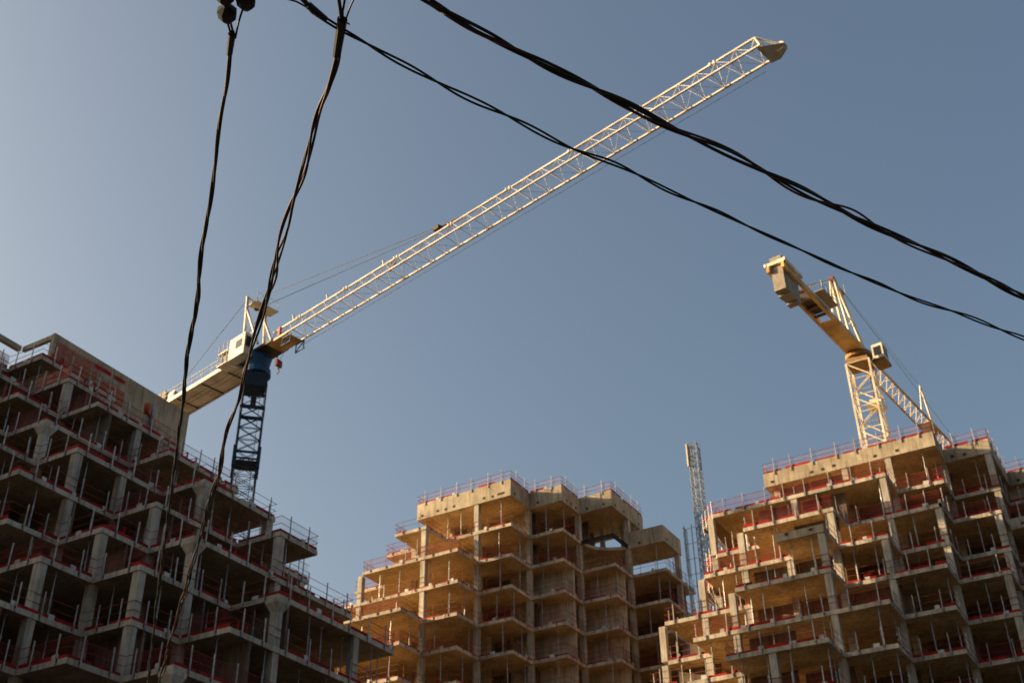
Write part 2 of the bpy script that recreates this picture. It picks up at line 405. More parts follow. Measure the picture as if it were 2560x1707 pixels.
Geo().box(LF.P(-1.5, 0).x, LF.P(-1.44, 0).x, LF.P(0, 3.15).y, LF.P(0, 4.85).y, LF.z(4)+T/2, LF.z(4)+1.5).build('upstand_wall', 'wall', LF.root)
for j0, j1, z0, z1 in ((2.45, 3.6, 7.05, 7.85), (3.75, 4.4, 6.9, 7.55)):    # debris net tied to the core wall
    Geo().box(b.x+.03, b.x+.045, LF.P(0, j0).y, LF.P(0, j1).y, LF.z(7)+(z0-7)*H, LF.z(7)+(z1-7)*H).build('debris_net', 'netred', LF.root)
for j0, j1 in ((3.5, 3.95), (4.05, 4.35)):
    Geo().box(b.x+.03, b.x+.07, LF.P(0, j0).y, LF.P(0, j1).y, LF.z(8)-.75, LF.z(8)-.45).build('edge_board', 'red', LF.root)
# --- the frame in the middle distance
MF = Frame('building_frame', 'sunlit terraced concrete frame with deep roof parapets and curved inner walls', (-58.15, 89.66, 46.88), {2: .1})
tail = [(0, 0), (0, 1), (1, 1), (1, 2), (2, 2), (2, 3), (3, 3), (3, 4), (4, 4)]
Mf = {2: [(-2, 5), (-2, 1), (1, 1), (1, 2), (2, 2), (2, 3), (3, 3), (3, 5)],
      1: [(-3, 5), (-3, 1), (-2, 1), (-2, 0), (-1, 0), (-1, 1), (1, 1), (1, 2), (2, 2), (2, 3), (2.06, 3.3), (2.22, 3.6), (2.5, 3.82), (2.8, 3.95), (3, 4), (4, 4), (4, 5.2)],
      0: [(-4, 5), (-4, 1), (-3, 1), (-3, 0)]+tail+[(4, 6)], -1: [(-5, 5), (-5, 1), (-4, 1), (-4, 0)]+tail+[(4, 6)],
      -2: [(-6, 5), (-6, 0), (-4, 0), (-4, -1), (-1, -1), (-1, 0)]+tail+[(4, 6)], -3: [(-7, 5), (-7, -1), (-1, -1), (-1, 0)]+tail+[(4, 6)]}
for k in range(-4, -14, -1): Mf[k] = Mf[-3]
for k in sorted(Mf): MF.add_slab(k, Mf[k], [])
MF.parapet(2, list(range(0, 7)), 1.45); MF.parapet(1, [14, 15], 1.45)
MF.guard(2, top=1.45, net='netroof', height=.95)
for k in range(-4, 2): MF.guard(k, edges=[n for n in range(len(Mf[k])-1) if not (k == 1 and n >= 9)], slim=True, fill=.6)
ml = 'thin grey steel shoring prop standing in the sunlit frame with curved inner walls'
for k in range(-4, 2): MF.shore(k, ml, 'props in the frame with curved inner walls', dens=1.2)
for i, j, kt in ((0, 1, 2), (-1, 0, 1), (-3, 0, 0), (1, 2, 2), (2, 3, 2), (3, 4, 2), (4, 5, 1), (-2, 1, 1), (-4, 0, -1), (0, 3.5, 2), (-1.6, 3.6, 2), (2.7, 4.4, 2), (-4, 3, -1), (-3, 3, 0), (1, 4, 2)):
    MF.column(i, j, kt, -15)
for k in range(-4, 2):
    i0 = Mf[k][2][0]
    MF.wall(i0+.9, -.35, 1.75+(k == 1)*.4, 1.83+(k == 1)*.4, k); MF.wall(i0+.5, i0+.58, 1.9, 3.6, k); MF.wall(.25, .92, 2.2, 2.28, k)
for k in range(-13, 2): MF.wall(-1.2, .4, 2.6, 2.72, k); MF.wall(-.9, .6, 4.1, 4.22, k)
for k in range(-6, 1):                      # curved inner walls in two bays
    for (i0, j0) in ((1, 2), (2, 3)):
        pts = []; arc = [(i0-.42+1.36*t, j0+.56+.16*(t-.4)**2) for t in [q/6 for q in range(7)]]
        for i, j in arc: pts.append(tuple(MF.P(i, j)[:2]))
        for i, j in reversed(arc): pts.append(tuple(MF.P(i, j+.06)[:2]))
        Geo().prism(pts, MF.z(k-1)+T/2, MF.z(k)-T/2-(.45 if k == 1 else .0)).build('curved_wall', 'plaster', MF.root)
MF.column(2.18, 4.11, 2, 0, w=.42)
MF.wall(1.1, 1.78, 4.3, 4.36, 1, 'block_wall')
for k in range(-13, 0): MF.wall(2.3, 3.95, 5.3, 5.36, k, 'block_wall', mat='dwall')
# steel trimmer round the open bay of the top storey
zt = MF.z(1)
tb = []
for p, q in (((2, 3), (3, 3)), ((3, 3), (3, 3.93))):
    a = MF.P(*p); b = MF.P(*q); d = (b-a).normalized()
    gg_ = Geo(); nrm = Vector((-d.y, d.x, 0))
    for (w0, w1, h0, h1) in ((.0, .26, .10, .14), (.0, .26, -.20, -.16), (.11, .15, -.16, .10)):
        b0 = len(gg_.v)
        e0 = a+d*(.24 if p == (3, 3) else 0)-Vector((0, 0, 0)); e1 = b
        for z in (zt+h0, zt+h1):
            for e, w in ((e0, w0), (e1, w0), (e1, w1), (e0, w1)): gg_.v.append(Vector((e.x, e.y, z))+nrm*(w+.02))
        gg_.f += [(b0+3, b0+2, b0+1, b0), (b0+4, b0+5, b0+6, b0+7)]+[(b0+i, b0+(i+1) % 4, b0+4+(i+1) % 4, b0+4+i) for i in range(4)]
    gg_.build('steel_beam', 'steel', MF.root)
c = MF.P(2.97, 3.03); rod('steel_hanger', (c.x-.12, c.y+.12, zt+.14), (c.x-.12, c.y+.12, MF.z(2)-T/2), .05, 'steel', MF.root)

# --- the frame under the cream crane
RF = Frame('building_frame', 'partly sunlit concrete frame with red edge boards below the cream crane', (-21.37, 83.19, 34.33), {3: .45, 4: .75})
Rf = {4: [(-2, 9), (-2, 3), (2, 3), (2, 4), (3, 4), (3, 6), (7, 6)], 3: [(-3, 9), (-3, 2), (1, 2), (1, 3), (2, 3), (2, 4), (3, 4), (3, 5), (7, 5)],
      2: [(-3, 9), (-3, 2), (-2, 2), (-2, 1), (0, 1), (0, 2), (2, 2), (2, 3), (3, 3), (3, 4), (7, 4)],
      1: [(-3, 9), (-3, 1), (-1, 1), (-1, 0), (0, 0), (0, 1), (1, 1), (1, 2), (2, 2), (2, 3), (3, 3), (3, 4), (7, 4)],
      0: [(-4, 9), (-4, 1), (-2, 1), (-2, 0), (0, 0), (0, 1), (2, 1), (2, 2), (3, 2), (3, 3), (7, 3)],
      -1: [(-4, 9), (-4, 1), (-3, 1), (-3, 0), (1, 0), (1, 1), (2, 1), (2, 2), (3, 2), (3, 3), (7, 3)],
      -2: [(-4, 9), (-4, 0), (-2, 0), (-2, -1), (0, -1), (0, 0), (1, 0), (1, 1), (2, 1), (2, 2), (3, 2), (3, 3), (7, 3)],
      -3: [(-4, 9), (-4, 0), (-2, 0), (-2, -1), (0, -1), (0, 0), (1, 0), (1, 1), (2, 1), (2, 2), (3, 2), (3, 3), (7, 3)]}
for k in range(-4, -10, -1): Rf[k] = Rf[-3]
for k in sorted(Rf): RF.add_slab(k, Rf[k], [(7, 9)])
RF.parapet(4, list(range(0, 6)), 0.98)
RF.parapet(1, [3], .30); RF.parapet(2, [6], .3); RF.parapet(2, [9], .62)
RF.guard(4, top=.98, net='netroof', height=.95)
for k in range(-3, 4):
    RF.guard(k, edges=[n for n in range(len(Rf[k])-1) if not (k == 1 and n == 3) and not (k == 2 and n in (6, 9))])
RF.guard(2, edges=[6], top=.3); RF.guard(2, edges=[9], top=.62)
rl = 'thin grey steel shoring prop standing in the frame below the cream crane'
for k in range(-3, 4): RF.shore(k, rl, 'props in the frame below the cream crane', dens=1.1)
for i, j, kt in ((1, 3, 4), (2, 4, 4), (3, 4, 4), (3, 3, 2), (1, 2, 3), (0, 1, 2), (2, 2, 2), (0, 0, 1), (1, 1, 1), (-2, 1, 2), (-3, 2, 3), (-2, 0, 0), (-4, 1, 0),
                 (-1, -1, -2), (-1, 1, 1), (-1, 2, 3), (0, 3, 4), (-1.7, 3.2, 4), (-3, 4.5, 3), (-3, 6.5, 3), (5, 5, 3), (5, 6, 4), (5, 3.6, 1), (-3, 1, 1), (3, 2, 0), (-1.7, 6, 4)):
    RF.column(i, j, kt, -11)
for k in range(-8, 4):
    RF.wall(-1.4, 3.5, 6.2, 6.32, k); RF.wall(.1, 1.6, 4.4, 4.5, k); RF.wall(2.3, 6.9, 5.6, 5.7, k) if k < 3 else None
    if k < 2: RF.wall(-1.0, .7, 3.3, 3.4, k)
print('props', LF.props, MF.props, RF.props)

rnd_w = random.Random(4)
def inner_walls(F, ks, depth, skip, keep=lambda i, j, k: True):
    for k in ks:
        if k+1 not in F.poly: continue
        fr = F.front[k]
        for n in range(len(fr)-1):
            (ia, ja), (ib, jb) = fr[n], fr[n+1]
            if ja != jb or ib <= ia: continue
            for i in range(int(ia), int(ib)):
                j = ja+depth+rnd_w.uniform(-.15, .25)
                if rnd_w.random() < skip or not keep(i, ja, k): continue
                if inside((i+.5, j+.1), F.poly[k]) and inside((i+.5, j+.1), F.poly[k+1]) and inside((i+.05, j+.1), F.poly[k]):
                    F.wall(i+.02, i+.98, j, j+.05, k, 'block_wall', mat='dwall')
inner_walls(RF, range(-3, 4), 1.35, .2)
inner_walls(LF, range(-2, 6), 1.3, .15)
inner_walls(MF, range(-4, 2), 1.35, .1, lambda i, j, k: i >= 0 and not (i >= 1 and k <= 0))
# ------------------------------------------------------------------ unseen city block added on the left, shaped to shade the frames
sd = Vector((sun_dir.x, sun_dir.y, 0)).normalized(); sp = Vector((-sd.y, sd.x, 0))
if sp.y > 0: sp = -sp
NB_ANG = math.atan2(sp.y, sp.x)
nc = Vector((-55, 45, 0))+sd*66+sp*4.0
nm = Matrix.Translation(nc) @ Matrix.Rotation(NB_ANG, 4, 'Z')
def city_block(name, label, mw, hw, hd, h, mat, nx, nf, sides):
    c = mw.translation
    r = empty(name, (c.x, c.y, 0), label, 'building')
    Geo().box(-hw, hw, -hd, hd, 0, h, mw).build('wall', mat, r)
    Geo().box(-hw-.4, hw+.4, -hd-.4, hd+.4, h, h+.6, mw).build('roof_slab', 'conc', r)
    ang = math.atan2(mw[1][0], mw[0][0])
    for fl in range(nf):
        for cx in range(nx):
            for sd_ in sides:
                p = mw @ Vector(((cx+.5)/nx*2*hw-hw, sd_*hd, (fl+.6)/nf*(h-3)+1.5))
                link('window', shared('cube', 'glass'), Matrix.Translation(p) @ Matrix.Rotation(ang, 4, 'Z') @ Matrix.Diagonal((hw/nx*.95, .08, h/nf*.55, 1)), r)
city_block('shade_block', 'tall plain rendered block, unseen, added to shade the frames', nm, 30.5, 8, 71, 'brick', 14, 21, (1,))
# second unseen block, added behind the camera to cut sky light on lower floors
bk = view_to_world(Vector((8, -34, 0)))
city_block('sky_shade_block', 'dark brick block with rows of windows, unseen, added to cut sky light', Matrix.Translation(bk) @ Matrix.Rotation(-YAW, 4, 'Z'), 62, 10, 60, 'darkbrick', 20, 14, (1,))
# ------------------------------------------------------------------ lattice helper for cranes
def lattice_mast(root, mw, side, z0, z1, bay, rl_, rb, mat, cross=False):
    """four legs, ring and diagonal members, each a part"""
    c = [Vector((sx*side/2, sy_*side/2, 0)) for sx, sy_ in ((-1, -1), (1, -1), (1, 1), (-1, 1))]
    for p in c: rod('mast_leg', mw @ (p+Vector((0, 0, z0))), mw @ (p+Vector((0, 0, z1))), rl_, mat, root, 'sq')
    n = max(1, round((z1-z0)/bay)); hb = (z1-z0)/n
    for q in range(n):
        za = z0+q*hb; zb = za+hb
        for i in range(4):
            a, b = c[i], c[(i+1) % 4]
            rod('ring_brace', mw @ (a+Vector((0, 0, zb))), mw @ (b+Vector((0, 0, zb))), rb, mat, root)
            if (q+i) % 2: a, b = b, a
            rod('diagonal_brace', mw @ (a+Vector((0, 0, za))), mw @ (b+Vector((0, 0, zb))), rb, mat, root)
            if cross: rod('diagonal_brace', mw @ (b+Vector((0, 0, za))), mw @ (a+Vector((0, 0, zb))), rb, mat, root)

# ------------------------------------------------------------------ blue and cream crane
O1 = Vector((-66.17, 68.17, 56.87+EYE)); A1 = math.radians(-12)
C1 = Matrix.Translation(O1) @ Matrix.Rotation(A1, 4, 'Z')
c1 = empty('tower_crane', (O1.x, O1.y, 0), 'tower crane with dark blue lattice mast and long cream jib reaching overhead', 'crane')
mm = Matrix.Translation(O1) @ Matrix.Rotation(math.radians(-46), 4, 'Z')
lattice_mast(c1, mm, 1.95, -18.0, -.6, 1.15, .10, .034, 'navy', True)
Geo().box(-1, 1, -1, 1, -O1.z, -18.0, mm).build('mast_base', 'navy', c1)
for z in (-3.1,):
    g = Geo()
    for s_ in (-1, 1): g.box(-1.1, 1.1, s_*1.0-.1, s_*1.0+.1, z-.12, z+.12, mm); g.box(s_*1.0-.1, s_*1.0+.1, -.89, .89, z-.12, z+.12, mm)
    g.build('mast_collar', 'navy', c1)
g = Geo()
for z in (-7.6, -8.2):
    for s_ in (-1, 1): g.box(-1.15, 1.15, s_*1.08-.06, s_*1.08+.06, z-.07, z+.07, mm); g.box(s_*1.08-.06, s_*1.08+.06, -1.0, 1.0, z-.07, z+.07, mm)
g.box(-.9, .9, -.9, .9, -8.32, -8.28, mm)
for sx in (-1, 1):
    for s_ in (-1, 1): g.box(sx*1.02-.16, sx*1.02+.16, s_*1.02-.16, s_*1.02+.16, -9.0, -7.0, mm)
g.build('climbing_collar', 'navy', c1)
g = Geo()
for q in range(54): g.rod(mm @ Vector((-.2, .55, -17.5+q*.31)), mm @ Vector((.2, .55, -17.5+q*.31)), .015, 4)
for x in (-.2, .2): g.rod(mm @ Vector((x, .55, -17.8)), mm @ Vector((x, .55, -.8)), .025, 4)
g.build('mast_ladder', 'steel', c1)
Geo().box(-.25, .25, -.25, .25, -2.15, -1.5, mm).build('junction_box', 'steel', c1)
# slewing unit
g = Geo(); g.box(-1.05, 1.05, -1.05, 1.05, -.85, .6, mm); g.build('slewing_base', 'navy', c1)
g = Geo(); g.rod(C1 @ Vector((0, 0, .72)), C1 @ Vector((0, 0, 1.35)), 1.28, 20, 1.22); g.rod(C1 @ Vector((0, 0, 1.36)), C1 @ Vector((0, 0, 2.7)), 1.0, 16, 1.25); g.build('slewing_ring', 'blue', c1)
Geo().box(-2.6, 3.1, -1.0, 1.0, 2.65, 2.95, C1).build('turntable_frame', 'steel', c1)
def P1(s_, t, z): return C1 @ Vector((s_, t, z))
# jib: two bottom chords, one top chord
ZB, ZT, JW = 2.72, 4.55, .84
jib = Geo(); jib.rod(P1(2.6, -JW, ZB), P1(54.3, -JW, ZB), .085, 4); j1 = jib.build('jib_chord', 'pale', c1)
Geo().rod(P1(2.6, JW, ZB), P1(54.3, JW, ZB), .10, 4).build('jib_chord', 'pale', c1)
Geo().rod(P1(1.9, 0, ZT), P1(53.6, 0, ZT), .095, 4).build('jib_top_chord', 'pale', c1)
NB = 32; bl = (53.6-2.6)/NB
for q in range(NB+1):
    s0 = 2.6+q*bl
    for t in (-JW, JW):
        rod('jib_strut', P1(s0, t, ZB), P1(s0, 0, ZT), .055 if t < 0 else .020, 'pale', c1)
        if q < NB: rod('jib_diagonal', P1(s0, 0, ZT), P1(s0+bl, t, ZB), .015, 'pale', c1)
    rod('jib_cross_tie', P1(s0, -JW, ZB), P1(s0, JW, ZB), .032, 'pale', c1)
    if q < NB: rod('jib_wind_brace', P1(s0, -JW if q % 2 else JW, ZB), P1(s0+bl, JW if q % 2 else -JW, ZB), .018, 'pale', c1)
for q in range(2, NB, 4):                   # pinned splices on the top chord
    s0 = 2.6+q*bl; Geo().box(s0-.5, s0-.36, -.13, .13, ZT-.13, ZT+.13, C1).box(s0-.16, s0-.02, -.13, .13, ZT-.13, ZT+.13, C1).build('chord_splice', 'pale', c1)
g = Geo().prism([(54.0, -JW-.12), (55.6, .0), (55.5, .55), (54.7, JW+.2), (54.0, JW+.12)], ZB-.14, ZB-.08, C1)
g.rod(P1(55.15, .1, ZB), P1(55.15, .5, ZB), .38, 12); g.build('jib_nose_plate', 'pale', c1)
g = Geo(); g.rod(P1(53.6, 0, ZT), P1(55.3, .1, ZB), .08, 4); g.rod(P1(53.6, 0, ZT), P1(54.3, -JW, ZB), .09, 4); g.rod(P1(53.6, 0, ZT), P1(54.3, JW, ZB), .07, 4); g.build('jib_nose_frame', 'pale', c1)
Geo().box(2.4, 5.2, -JW-.05, JW+.05, ZB-.12, ZB-.06, C1).build('jib_floor_plate', 'ochre', c1)
for s_, hgt in ((4.6, .7), (9.3, .6), (16.6, .6)): rod('lamp_post', P1(s_, .1, ZT+.1), P1(s_-.1, .1, ZT+.1+hgt), .09, 'pale', c1)
# the small P-shaped bracket standing in the jib
g = Geo(); g.rod(P1(17.6, 0, 3.5), P1(17.6, 0, 4.5), .07, 4); g.rod(P1(17.6, 0, 4.45), P1(18.2, 0, 4.45), .07, 4); g.rod(P1(17.6, 0, 4.0), P1(18.2, 0, 4.0), .07, 4); g.rod(P1(18.2, 0, 4.0), P1(18.2, 0, 4.45), .07, 4)
g.build('rope_bracket', 'timber', c1)
# counter jib
Geo().box(-13.6, -2.2, -1.25, 1.25, 2.42, 2.66, C1).build('counter_jib', 'pale', c1)
for t in (-1.35, -.25, .25, 1.35): Geo().box(-13.6, -2.2, t-.07, t+.07, 2.30 if abs(t) > 1 else 2.36, 2.72 if abs(t) > 1 else 2.415, C1).build('counter_jib_girder', 'pale', c1)
for s_ in (-11.0, -7.0, -3.6): Geo().box(s_-.06, s_+.06, -1.25, 1.25, 2.30, 2.355, C1).build('counter_jib_rib', 'steel', c1)
Geo().box(-15.4, -13.6, -1.7, 1.5, 2.3, 2.6, C1).box(-14.9, -13.8, 1.5, 2.0, 2.3, 2.9, C1).build('counter_jib_platform', 'pale', c1)
for s_ in (-13.7, -14.4, -15.1): Geo().box(s_-.3, s_+.3, -1.2, 1.2, 2.62, 4.3, C1).build('counterweight', 'cw', c1)
g = Geo(); g.rod(P1(-12.6, -.9, 3.4), P1(-12.6, .9, 3.4), .62, 14); g.box(-13.1, -12.1, -1.0, -.9, 2.67, 3.9, C1); g.box(-13.1, -12.1, .9, 1.0, 2.67, 3.9, C1); g.build('hoist_winch', 'galv', c1)
for t in (-1.42, 1.42):
    for s_ in [-12.8+q*1.5 for q in range(7)]: rod('handrail_post', P1(s_, t, 2.7), P1(s_, t, 3.75), .035, 'pale', c1)
    rod('handrail', P1(-13.4, t, 3.72), P1(-3.2, t, 3.72), .03, 'pale', c1); rod('handrail', P1(-13.4, t, 3.25), P1(-3.2, t, 3.25), .025, 'pale', c1)
# cab and platforms on the near side
cabm = Geo().box(-1.75, .55, -2.1, -1.12, 2.1, 4.35, C1).build('operator_cab', 'pale', c1)
Geo().box(-.75, .15, -2.13, -2.09, 3.0, 3.8, C1).build('cab_window', 'glass', cabm)
Geo().box(.53, .58, -1.95, -1.3, 2.9, 4.0, C1).build('cab_window', 'glass', cabm)
Geo().box(-3.3, -1.78, -2.2, -1.0, 3.35, 3.45, C1).box(-3.3, -1.78, -2.2, -1.0, 2.05, 2.15, C1).build('service_platform', 'pale', c1)
Geo().box(-2.9, -1.85, -1.9, -1.2, 2.2, 3.2, C1).build('switch_cabinet', 'steel', c1)
for s_ in (-3.25, -2.6, -1.95):
    for z in (2.15, 3.45): rod('handrail_post', P1(s_, -2.17, z), P1(s_, -2.17, z+1.0), .045, 'pale', c1)
# tower head: an A-frame on each side, tied by a platform at the top
for t, s0 in ((-1.3, -1.1), (1.3, -1.6)):
    rod('head_leg', P1(s0+.45, t, 2.95), P1(s0-.1, t*.95, 9.5), .16, 'pale', c1)
    rod('head_leg', P1(s0+2.6, t, 2.95), P1(s0+.1, t*.95, 7.9), .13, 'pale', c1)
    rod('head_brace', P1(s0+.35, t, 4.4), P1(s0+1.75, t, 4.7), .06, 'pale', c1)
rod('head_beam', P1(-1.2, -1.3, 9.4), P1(-1.7, 1.3, 9.4), .14, 'pale', c1)
Geo().box(-1.5, -.2, -.9, 1.7, 8.75, 8.83, C1).build('head_platform', 'pale', c1)
for s_, t in ((-.25, -.8), (-.25, .4), (-.25, 1.6), (-1.4, 1.6)): rod('handrail_post', P1(s_, t, 8.83), P1(s_, t, 9.85), .03, 'pale', c1)
rod('handrail', P1(-.25, -.8, 9.8), P1(-.25, 1.6, 9.8), .025, 'pale', c1)
g = Geo(); g.rod(P1(-1.4, -.2, 9.2), P1(-1.4, .2, 9.2), .5, 14); g.build('head_sheave', 'steel', c1)
# tie ropes
for t, z in ((-.5, 9.5), (.5, 9.2)): rod('jib_tie', P1(-1.2, t, z), P1(23.2, t*.3, 5.0), .028, 'rope', c1)
for t in (-1.1, 1.1): rod('counter_tie', P1(-1.4, t, 9.4), P1(-13.2, t, 2.8), .03, 'rope', c1)
g = Geo().box(22.9, 23.5, -.25, .25, 4.75, 5.15, C1); g.rod(P1(23.5, 0, 4.95), P1(25.6, 0, 4.7), .09, 6); g.build('tie_block', 'steel', c1)
rod('trolley_rope', P1(4.6, .9, 2.2), P1(53.5, .95, 2.15), .018, 'rope', c1)
g = Geo().box(4.45, 5.65, -.78, -.68, 2.38, 2.48, C1).box(4.45, 5.65, .68, .78, 2.38, 2.48, C1)
for s_ in (4.5, 5.6):
    for t in (-.75, .75): g.rod(P1(s_, t, 1.6), P1(s_, t, 2.4), .05); g.rod(P1(4.5, t, 1.6), P1(5.6, t, 2.4), .04)
g.rod(P1(4.4, -.8, 1.6), P1(5.7, -.8, 1.6), .05); g.rod(P1(4.4, .8, 1.6), P1(5.7, .8, 1.6), .05); g.build('trolley', 'blue', c1)
rod('hoist_rope', P1(3.3, 0, .95), P1(4.5, 0, 2.35), .02, 'rope', c1)
g = Geo().prism([(-.12, -.35), (.12, -.35), (.12, .35), (-.12, .35)], .35, 1.0, Matrix.Translation(P1(3.2, 0, 0))); hb = g.build('hook_block', 'rust', c1)
g = Geo(); g.rod(P1(3.2, 0, .35), P1(3.2, 0, .0), .07)
for q in range(7):
    t0, t1 = math.pi*(.5-q*.22), math.pi*(.5-(q+1)*.22)
    g.rod(P1(3.2+.2*math.cos(t0), 0, -.2+.2*math.sin(t0)), P1(3.2+.2*math.cos(t1), 0, -.2+.2*math.sin(t1)), .05)
g.build('hook', 'steel', hb)
Geo().box(3.9, 4.15, -.95, -.72, 2.85, 3.75, C1).build('limit_switch_box', 'orange', c1)

# ------------------------------------------------------------------ cream crane
O2 = Vector((-20.46, 104.0, 63.83+EYE)); A2 = math.radians(-96.7)
C2 = Matrix.Translation(O2) @ Matrix.Rotation(A2, 4, 'Z')
def P2(s_, t, z): return C2 @ Vector((s_, t, z))
c2 = empty('tower_crane', (O2.x, O2.y, RF.z(4)+T/2), 'cream lattice tower crane with grey counterweight block, standing on a roof', 'crane')
m2 = Matrix.Translation(O2)
lattice_mast(c2, m2, 2.25, RF.z(4)+T/2-O2.z, -1.0, 1.75, .13, .06, 'cream')
g = Geo(); g.rod(P2(0, 0, -1.05), P2(0, 0, -.2), 1.6, 4, 1.25); g.rod(P2(0, 0, -.2), P2(0, 0, .25), 1.3, 18); g.build('slewing_ring', 'timber', c2)
g = Geo()                                     # climbing platform half way up, on the far side of the mast
g.box(-.2, 1.35, -.2, 1.6, -5.55, -5.45, m2); g.box(.1, .9, .3, 1.2, -5.44, -4.7, m2); g.box(.9, 1.35, -.3, .1, -6.3, -5.56, m2)
g.build('climbing_platform', 'cream', c2)
for a_, b_ in (((-.2, 1.6), (1.35, 1.6)), ((1.35, -.2), (1.35, 1.6))):
    rod('handrail', m2 @ Vector((*a_, -4.5)), m2 @ Vector((*b_, -4.5)), .03, 'cream', c2)
    for q in (0, .5, 1): p = Vector((a_[0]+(b_[0]-a_[0])*q, a_[1]+(b_[1]-a_[1])*q, -5.45)); rod('handrail_post', m2 @ p, m2 @ (p+Vector((0, 0, .95))), .03, 'cream', c2)
rod('mast_ladder', m2 @ Vector((.5, .8, -15)), m2 @ Vector((.5, .8, -1.2)), .05, 'steel', c2)
# counter jib: two deep girders with plates between
for t in (-.72, .72): Geo().box(-1.0, 18.0, t-.14, t+.14, .25, .85, C2).build('counter_jib_girder', 'ochre', c2)
Geo().box(-1.0, 7.4, -.575, .575, .32, .40, C2).build('counter_jib_plate', 'ochre', c2)
for s_ in (8.6, 10.2, 11.8, 13.2): Geo().box(s_-.1, s_+.1, -.575, .575, .3, .55, C2).build('counter_jib_tie', 'timber', c2)
Geo().box(8.8, 11.8, -.5, .5, .56, 1.5, C2).build('hoist_winch', 'steel', c2)
for q in range(4):
    s0 = 14.6+q*.78; Geo().box(s0, s0+.72, -.55, .55, -1.9+.15*(q % 2), 1.9, C2).build('counterweight', 'cw', c2)
for t in (-.95, .95): Geo().box(14.4, 18.0, t-.09, t+.09, .9, 1.25, C2).build('counterweight_hanger', 'cream', c2)
Geo().box(17.75, 17.95, -1.0, 1.0, .9, 1.25, C2).build('counterweight_hanger', 'cream', c2)
Geo().box(8.4, 11.8, .9, 1.75, .85, .92, C2).build('side_platform', 'cw', c2)
Geo().box(9.0, 10.6, 1.0, 1.5, .93, 1.7, C2).build('switch_cabinet', 'steel', c2)
for s_ in (8.5, 9.5, 10.6, 11.7): rod('handrail_post', P2(s_, 1.7, .92), P2(s_, 1.7, 1.95), .03, 'galv', c2)
rod('handrail', P2(8.5, 1.7, 1.92), P2(11.7, 1.7, 1.92), .025, 'galv', c2); rod('handrail', P2(8.5, 1.7, 1.45), P2(11.7, 1.7, 1.45), .025, 'galv', c2)
Geo().box(11.2, 13.0, -1.6, -.88, .75, .82, C2).build('side_platform', 'galv', c2)
for s_ in (11.3, 12.1, 12.9): rod('handrail_post', P2(s_, -1.56, .82), P2(s_, -1.56, 1.6), .025, 'galv', c2)
# tower head
for t in (-.75, .75):
    rod('head_leg', P2(.4, t, .8), P2(3.3, t*.25, 7.7), .15, 'cream', c2)
    rod('head_leg', P2(3.6, t, .8), P2(3.4, t*.25, 7.7), .12, 'cream', c2)
    rod('head_brace', P2(1.5, t*.8, 3.2), P2(3.55, t*.8, 3.2), .06, 'cream', c2)
rod('head_brace', P2(1.5, -.6, 3.2), P2(1.5, .6, 3.2), .06, 'cream', c2)
Geo().box(1.7, 2.9, -.5, .5, 6.55, 6.65, C2).build('head_platform', 'cw', c2)
g = Geo(); g.rod(P2(3.3, -.2, 7.7), P2(3.3, .2, 7.7), .32, 12); g.build('head_sheave', 'rust', c2)
for t in (-.5, .5):
    rod('handrail_post', P2(1.75, t, 6.65), P2(1.75, t, 7.7), .03, 'galv', c2); rod('counter_tie', P2(3.4, t*.3, 7.6), P2(13.2, t*1.3, .9), .06, 'cream', c2)
    rod('jib_tie', P2(3.2, t*.2, 7.6), P2(-18.5, t*.2, 5.9), .016, 'galv', c2)
for q in range(15): rod('head_rung', P2(.15+q*.18, -.9, 1.2+q*.4), P2(.15+q*.18, -.6, 1.2+q*.4), .02, 'galv', c2)
# cab
cb = Geo().box(-2.75, -1.45, .95, 2.05, -.1, 1.8, C2).build('operator_cab', 'cream', c2)
Geo().box(-1.48, -1.42, 1.1, 1.85, .5, 1.5, C2).build('cab_window', 'glass', cb); Geo().box(-2.6, -1.6, 2.03, 2.08, .5, 1.5, C2).build('cab_window', 'glass', cb)
Geo().box(-2.9, -1.0, .9, 2.15, -.45, -.11, C2).build('cab_platform', 'timber', c2)
# jib going away behind the roof
for t in (-.72, .72): Geo().rod(P2(-1.0, t, .3), P2(-34, t, .3), .11, 4).build('jib_chord', 'ochre', c2)
Geo().rod(P2(-1.5, 0, 1.9), P2(-34, 0, 1.9), .10, 4).build('jib_top_chord', 'cream', c2)
for q in range(20):
    s0 = -1.5-q*1.62
    for t in (-.72, .72):
        rod('jib_strut', P2(s0, 0, 1.9), P2(s0-.81, t, .3), .05, 'cream', c2); rod('jib_diagonal', P2(s0-.81, t, .3), P2(s0-1.62, 0, 1.9), .04, 'cream', c2)
    rod('jib_cross_tie', P2(s0, -.72, .3), P2(s0, .72, .3), .04, 'cream', c2)
Geo().box(-20.6, -17.0, -.75, .75, .14, .2, C2).build('jib_floor_plate', 'ochre', c2)
for s_ in (-17.6, -20.6): rod('jib_mast', P2(s_, 0, 1.9), P2(-19.2, 0, 5.95), .10, 'cream', c2)
rod('hoist_rope', P2(2.9, .2, 7.4), P2(-33, 0, 2.3), .02, 'rope', c2)

